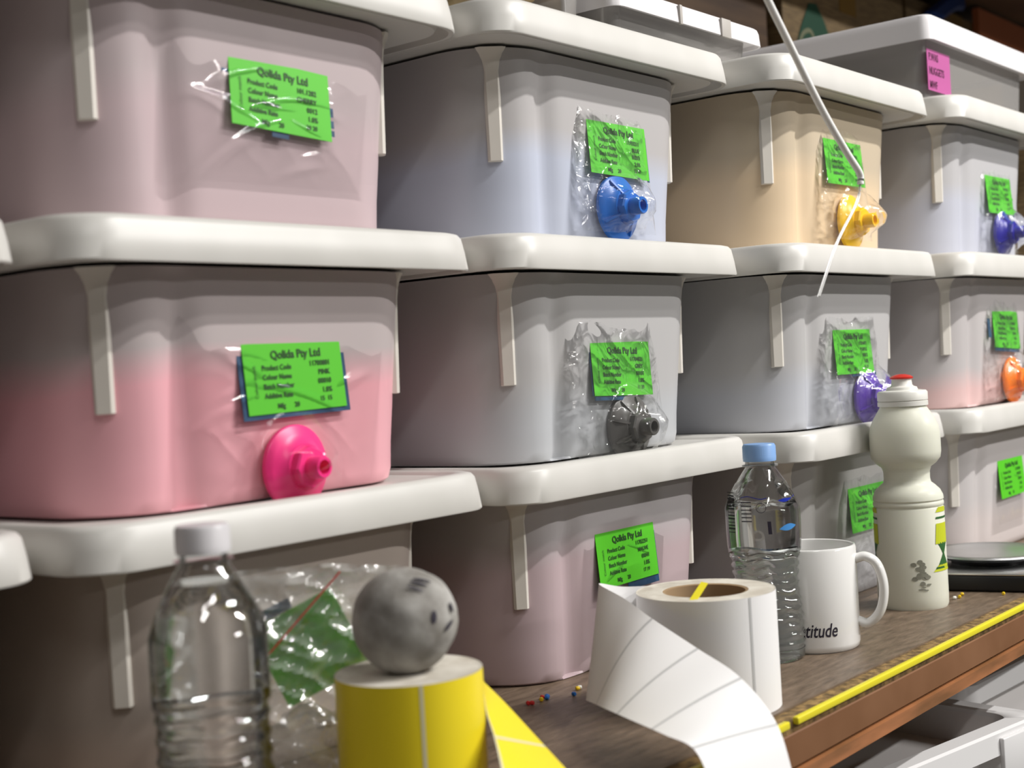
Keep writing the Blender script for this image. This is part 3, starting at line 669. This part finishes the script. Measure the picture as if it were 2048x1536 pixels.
# ------------------------------------------------------------------ kitchen scale
t = thing('kitchen_scale', 'black kitchen scale with a round steel plate at the right end of the shelf', 'scale', (1.503, .551, 0), (0, 0, math.radians(12.4)))
bm = bmesh.new(); box(bm, -.085, .085, -.057, .057, .001, .0170, .002); link('scale_base', bm, MT['black'], t)
bm = bmesh.new(); box(bm, -.0845, .0845, -.0565, .0565, .0170, .0195, .001); link('scale_top_plate', bm, MT['steel'], t)
bm = bmesh.new(); lathe(bm, [(0, .0190), (.040, .0190), (.042, .0245), (.057, .0265), (.0575, .0285), (0, .0285)], 64); link('scale_neck', bm, MT['black'], t)
bm = bmesh.new(); lathe(bm, [(0, .0286), (.060, .0286), (.062, .0300), (.0625, .0318), (.0605, .0324), (.057, .0310), (.0, .0306)], 80); link('round_plate', bm, MT['steel'], t)

# ------------------------------------------------------------------ white cord
cp = [(.775, .46, .640), (.820, .46, .575), (.870, .46, .522), (.914, .46, .481), (.959, .46, .441), (1.000, .461, .412), (1.025, .462, .397), (1.026, .462, .388)]
t = thing('hanging_cord', 'white plastic cord hanging down across the cream tub', 'cord', (.775, .46, .64))
bm = bmesh.new(); sp = spline([(x-.775, y-.46, z-.64) for x, y, z in [(.58, .46, .98)]+cp], 8); tube(bm, sp, .0027, 10); link('thick_cord', bm, MT['cord'], t)
bm = bmesh.new(); tube(bm, spline([(x-.775, y-.46, z-.64) for x, y, z in ((1.026, .462, .390), (1.018, .462, .374), (.982, .462, .344), (.960, .462, .320), (.943, .462, .300))], 8), [.0011]*33, 8)
link('thin_tail', bm, film('cloudy_tail', gloss=.1, rough=.3, haze=.40, hcol=(.55, .53, .52)), t)

# ------------------------------------------------------------------ pellets
random.seed(11)
pc = {'red': (.55, .02, .02), 'yellow': (.75, .50, .01), 'blue': (.02, .15, .50), 'white': (.8, .8, .75)}
pm = {k: mat(k+'_pellet', v, .35) for k, v in pc.items()}
near = [('red', .8320, .668), ('red', .8350, .6655), ('yellow', .8480, .669), ('red', .8520, .6695), ('blue', .8570, .668), ('blue', .8540, .6655), ('yellow', .887, .664), ('blue', .872, .653), ('white', .893, .662)]
far = [('yellow', 1.383, .553), ('white', 1.370, .542), ('yellow', 1.377, .538), ('yellow', 1.393, .543), ('yellow', 1.412, .505)]
for k, (c, x, y) in enumerate(near+far):
    bm = bmesh.new(); lathe(bm, [(0, 0), (.0014, .0003), (.0017, .0010), (.0017, .0026), (.0013, .0034), (0, .0036)], 14)
    o = link('plastic_pellet', bm, pm[c]); o.location = (x, y, .0018); o.rotation_euler = (math.radians(88), 0, random.random()*6)
    isn = k < len(near)
    tag(o, c+' plastic pellet lying on the shelf '+('in front of the mauve tub' if isn else 'between sports bottle and black scale'), 'pellet', ('%s pellets in front of the mauve tub' if isn else '%s pellets right of the sports bottle') % c)

# ------------------------------------------------------------------ things on top of the stacks
TOPZ = .5455
def lidbox(name, label, loc, rz, Wb, Db, Hb, rim, inset, bodym, rimm, closed=True, r=.012):
    t = thing(name, label, 'box', (loc[0]*K, loc[1]*K, loc[2]), (0, 0, rz), None); t.scale = (K, K, K)
    bm = bmesh.new(); loft(bm, [ring(Wb, Db, inset+.006, r, 0), ring(Wb, Db, inset+.004, r, .002), ring(Wb, Db, inset, r, Hb)]); link('box_body', bm, bodym, t)
    bm = bmesh.new(); z = Hb-rim+.001
    loft(bm, [ring(Wb, Db, i, r, zz) for i, zz in ((inset+.001, z+.004), (.003, z+.0035), (.0015, z), (0, z), (.0008, z+rim*.7), (.0018, z+rim-.0015), (.0035, z+rim), (.012, z+rim), (.014, z+rim-.003), (.03, z+rim-.003))])
    link('box_lid', bm, rimm, t)
    return t
t = lidbox('flat_box', 'flat box with a thick white lid on top of the pale blue tub', (.925, .614, TOPZ), math.radians(0), .246, .36, .0360, .0165, .010, MT['clearbox'], MT['boxlid'])
for x_ in (.095, .165):
    bm = bmesh.new(); box(bm, x_, x_+(.004 if x_ < .1 else .016), -.0015, .001, .019, .0355, .0004); link('lid_latch', bm, MT['latch'], t)
t = lidbox('flat_box', 'cloudy clear box with a magenta label on top of the right end stack', (1.436, .560, TOPZ), math.radians(0), .34, .36, .0855, .027, .012, MT['clearbox'], MT['boxlid'])
bm = bmesh.new(); box(bm, .013, .077, .0095, .0102, .008, .052); g = link('magenta_label', bm, MT['pink'], t, False); tag(g, 'magenta paper label with handwriting')
bm = bmesh.new()
for i, s in enumerate(('P.WAS', 'NUGGETS', 'MWF')): text_bm(bm, s, .0115, .017, .0405-i*.0150, fn=lambda x, z: (x, .0092, z), bold=.02, sx=.8)
link('handwriting', bm, MT['pinkink'], g, False)
bm = bmesh.new(); bmesh.ops.create_icosphere(bm, subdivisions=5, radius=1)
for v in bm.verts:
    q = v.co.copy(); s_ = 1+.3*noise.noise(q*2.1)+.16*noise.noise(q*5)
    v.co = Vector((q.x*.15*s_, q.y*.13*s_, max(q.z*.030*s_, -.022)))
o = link('plastic_bag', bm, mat('grey_milky_bag', (.36, .35, .37), .3)); o.location = ((1.436+.17)*K, (.56+.18)*K, TOPZ+.028); tag(o, 'grey folded plastic bag lying inside the cloudy clear box', 'bag')
# crumpled brown paper
bm = bmesh.new(); bmesh.ops.create_icosphere(bm, subdivisions=5, radius=1)
for v in bm.verts:
    q = v.co.copy(); s = 1+.3*noise.noise(q*2.5)+.22*abs(noise.noise(q*5))+.1*abs(noise.noise(q*11))
    v.co = Vector((q.x*.052*s, q.y*.05*s, max(q.z*.035*s, -.034)))
o = link('paper_wad', bm, MT['paper']); o.location = (.826*K, .690*K, TOPZ+.0375); o.scale = (K, K, K); tag(o, 'crumpled brown paper bundle on the pale blue tub beside the flat box', 'paper')
# small clear box beside it
t = lidbox('flat_box', 'small clear plastic box between the brown paper and the white lidded box', (.892, .640, TOPZ), 0, .028, .20, .080, .006, .001, MT['clearbox'], MT['clearbox'], r=.004)

# cartons
def carton(label, x0, x1, y0, y1, z0, z1, m, tape=True, extra=None):
    t = thing('carton', label, 'carton', (x0*K, y0*K, z0)); t.scale = (K, K, K)
    w_, d_, h_ = x1-x0, y1-y0, z1-z0
    bm = bmesh.new(); box(bm, 0, w_, 0, d_, 0, h_, .002); link('carton_body', bm, m, t, False)
    if tape:
        bm = bmesh.new(); box(bm, w_/2-.03, w_/2+.03, -.0008, d_, h_-.09, h_+.0006); link('packing_tape', bm, MT['tape'], t, False)
        bm = bmesh.new(); box(bm, -.0008, w_+.0008, -.0008, .02, .012, .052); link('packing_tape', bm, MT['tape'], t, False)
    return t, w_, h_
BK = 1.06
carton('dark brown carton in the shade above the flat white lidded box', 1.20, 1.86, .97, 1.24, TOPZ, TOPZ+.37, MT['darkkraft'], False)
t, w_, h_ = carton('brown carton with a green triangular mark behind the magenta labelled box', 1.872, 2.32, .95, 1.24, TOPZ, TOPZ+.36, MT['kraft'], True)
gmk = mat('green_print', (.008, .055, .028), .6); wmk = mat('faded_print', (.16, .17, .10), .6)
bm = bmesh.new(); vs = [(.012, .150), (.055, .225), (.085, .265), (.110, .268), (.135, .245), (.205, .150)]
pz = 0
bm.faces.new([bm.verts.new((x, -.0012, z+pz)) for x, z in reversed(vs)])
link('green_mark', bm, gmk, t, False)
bm = bmesh.new(); tube(bm, spline([(.045, -.002, .195), (.060, -.002, .215), (.085, -.002, .222), (.105, -.002, .205), (.125, -.002, .212), (.155, -.002, .205)], 6), .004, 6)
for v in bm.verts: v.co.y = -.0016+(v.co.y+.002)*.1
link('pale_wave_mark', bm, wmk, t, False)
carton('brown taped carton at the top right corner of the photo', 2.335, 2.80, .95, 1.24, TOPZ, TOPZ+.345, MT['kraft'], True)
bm = bmesh.new(); box(bm, -.30, .30, -.012, .0, -.05, .05); o = link('board', bm, mat('orange_board', (.42, .13, .05), .6)); 
o.location = (2.95*K, .9485*K, .893); o.scale = (K, K, K); o.rotation_euler = (0, 0, 0); tag(o, 'orange board leaning on the cartons in the top right corner', 'board')
# blue strap
bm = bmesh.new(); pts = spline([(2.36, .935, .796), (2.40, .932, .826), (2.46, .930, .856), (2.53, .930, .885), (2.60, .940, .899)], 6); rings = []
for i_, q in enumerate(pts):
    d = (pts[min(i_+1, len(pts)-1)]-pts[max(i_-1, 0)]).normalized(); u = Vector((-d.z, 0, d.x)).normalized()*.017
    rings.append([tuple(q+u-Vector((2.36, .935, .796))), tuple(q+u*.6+Vector((0, -.006, 0))-Vector((2.36, .935, .796))), tuple(q-u*.6+Vector((0, -.006, 0))-Vector((2.36, .935, .796))), tuple(q-u-Vector((2.36, .935, .796))), tuple(q+Vector((0, .004, 0))-Vector((2.36, .935, .796)))])
loft(bm, rings); bmesh.ops.recalc_face_normals(bm, faces=bm.faces)
o = link('strap', bm, mat('deep_blue_plastic', (.005, .035, .17), .4)); o.location = (2.36*K, .944*K, .796*K-.0217); o.scale = (K, K, K); tag(o, 'deep blue curved plastic strap in front of the cartons at the top right', 'strap')
for k, (z0, z1) in enumerate(((0, .170), (.187, .357), (.374, .544))):
    carton(['lowest', 'middle', 'topmost'][k]+' carton with shiny tape in the stack right of the tubs', 1.792, 2.15, .56, .95, z0+.0005, z0+.170, MT['kraft'], True)

# ------------------------------------------------------------------ open white boxes on the level below
bm = bmesh.new(); box(bm, -.6, 3.4, YE-.02, 1.25, -.50, -.48); tag(link('lower_shelf_board', bm, MT['laminate'], None, False), 'dark shelf board of the level below, carrying the open white boxes', 'shelf')
def openbox(label, loc, rz, Wb, Db, Hb, rim=.022):
    t = thing('open_box', label, 'box', loc, (0, 0, rz), 'open white boxes on the level below')
    bm = bmesh.new()
    loft(bm, [ring(Wb, Db, i, .018, z) for i, z in ((.03, 0), (.018, Hb-.004), (.016, Hb-.004), (.018, Hb-.06), (.032, .004))][:2]+[ring(Wb, Db, i, .016, z) for i, z in ((.022, Hb-.004), (.026, Hb-.036))])
    link('box_body', bm, MT['box'], t)
    bm = bmesh.new()
    loft(bm, [ring(Wb, Db, i, .02, z) for i, z in ((.004, Hb-rim), (0, Hb-rim), (.0008, Hb-.002), (.003, Hb), (.020, Hb), (.022, Hb-.002), (.0235, Hb-.024), (.0215, Hb-.024), (.0195, Hb-.004), (.004, Hb-.005), (.004, Hb-rim))], False, False)
    bmesh.ops.recalc_face_normals(bm, faces=bm.faces)
    link('box_rim', bm, MT['whitebox'], t)
    bm = bmesh.new(); box(bm, Wb*.80, Wb*.80+.05, -.004, .001, Hb-rim-.02, Hb-.006, .0015); link('clip', bm, MT['whitebox'], t)
    return t
openbox('open white plastic box pulled forward below the shelf beam', (.935, .522, -.480), math.radians(-10), .42, .38, .380)
openbox('pale plastic box further back below the shelf at the right edge', (1.40, .540, -.480), math.radians(-3), .40, .38, .385)
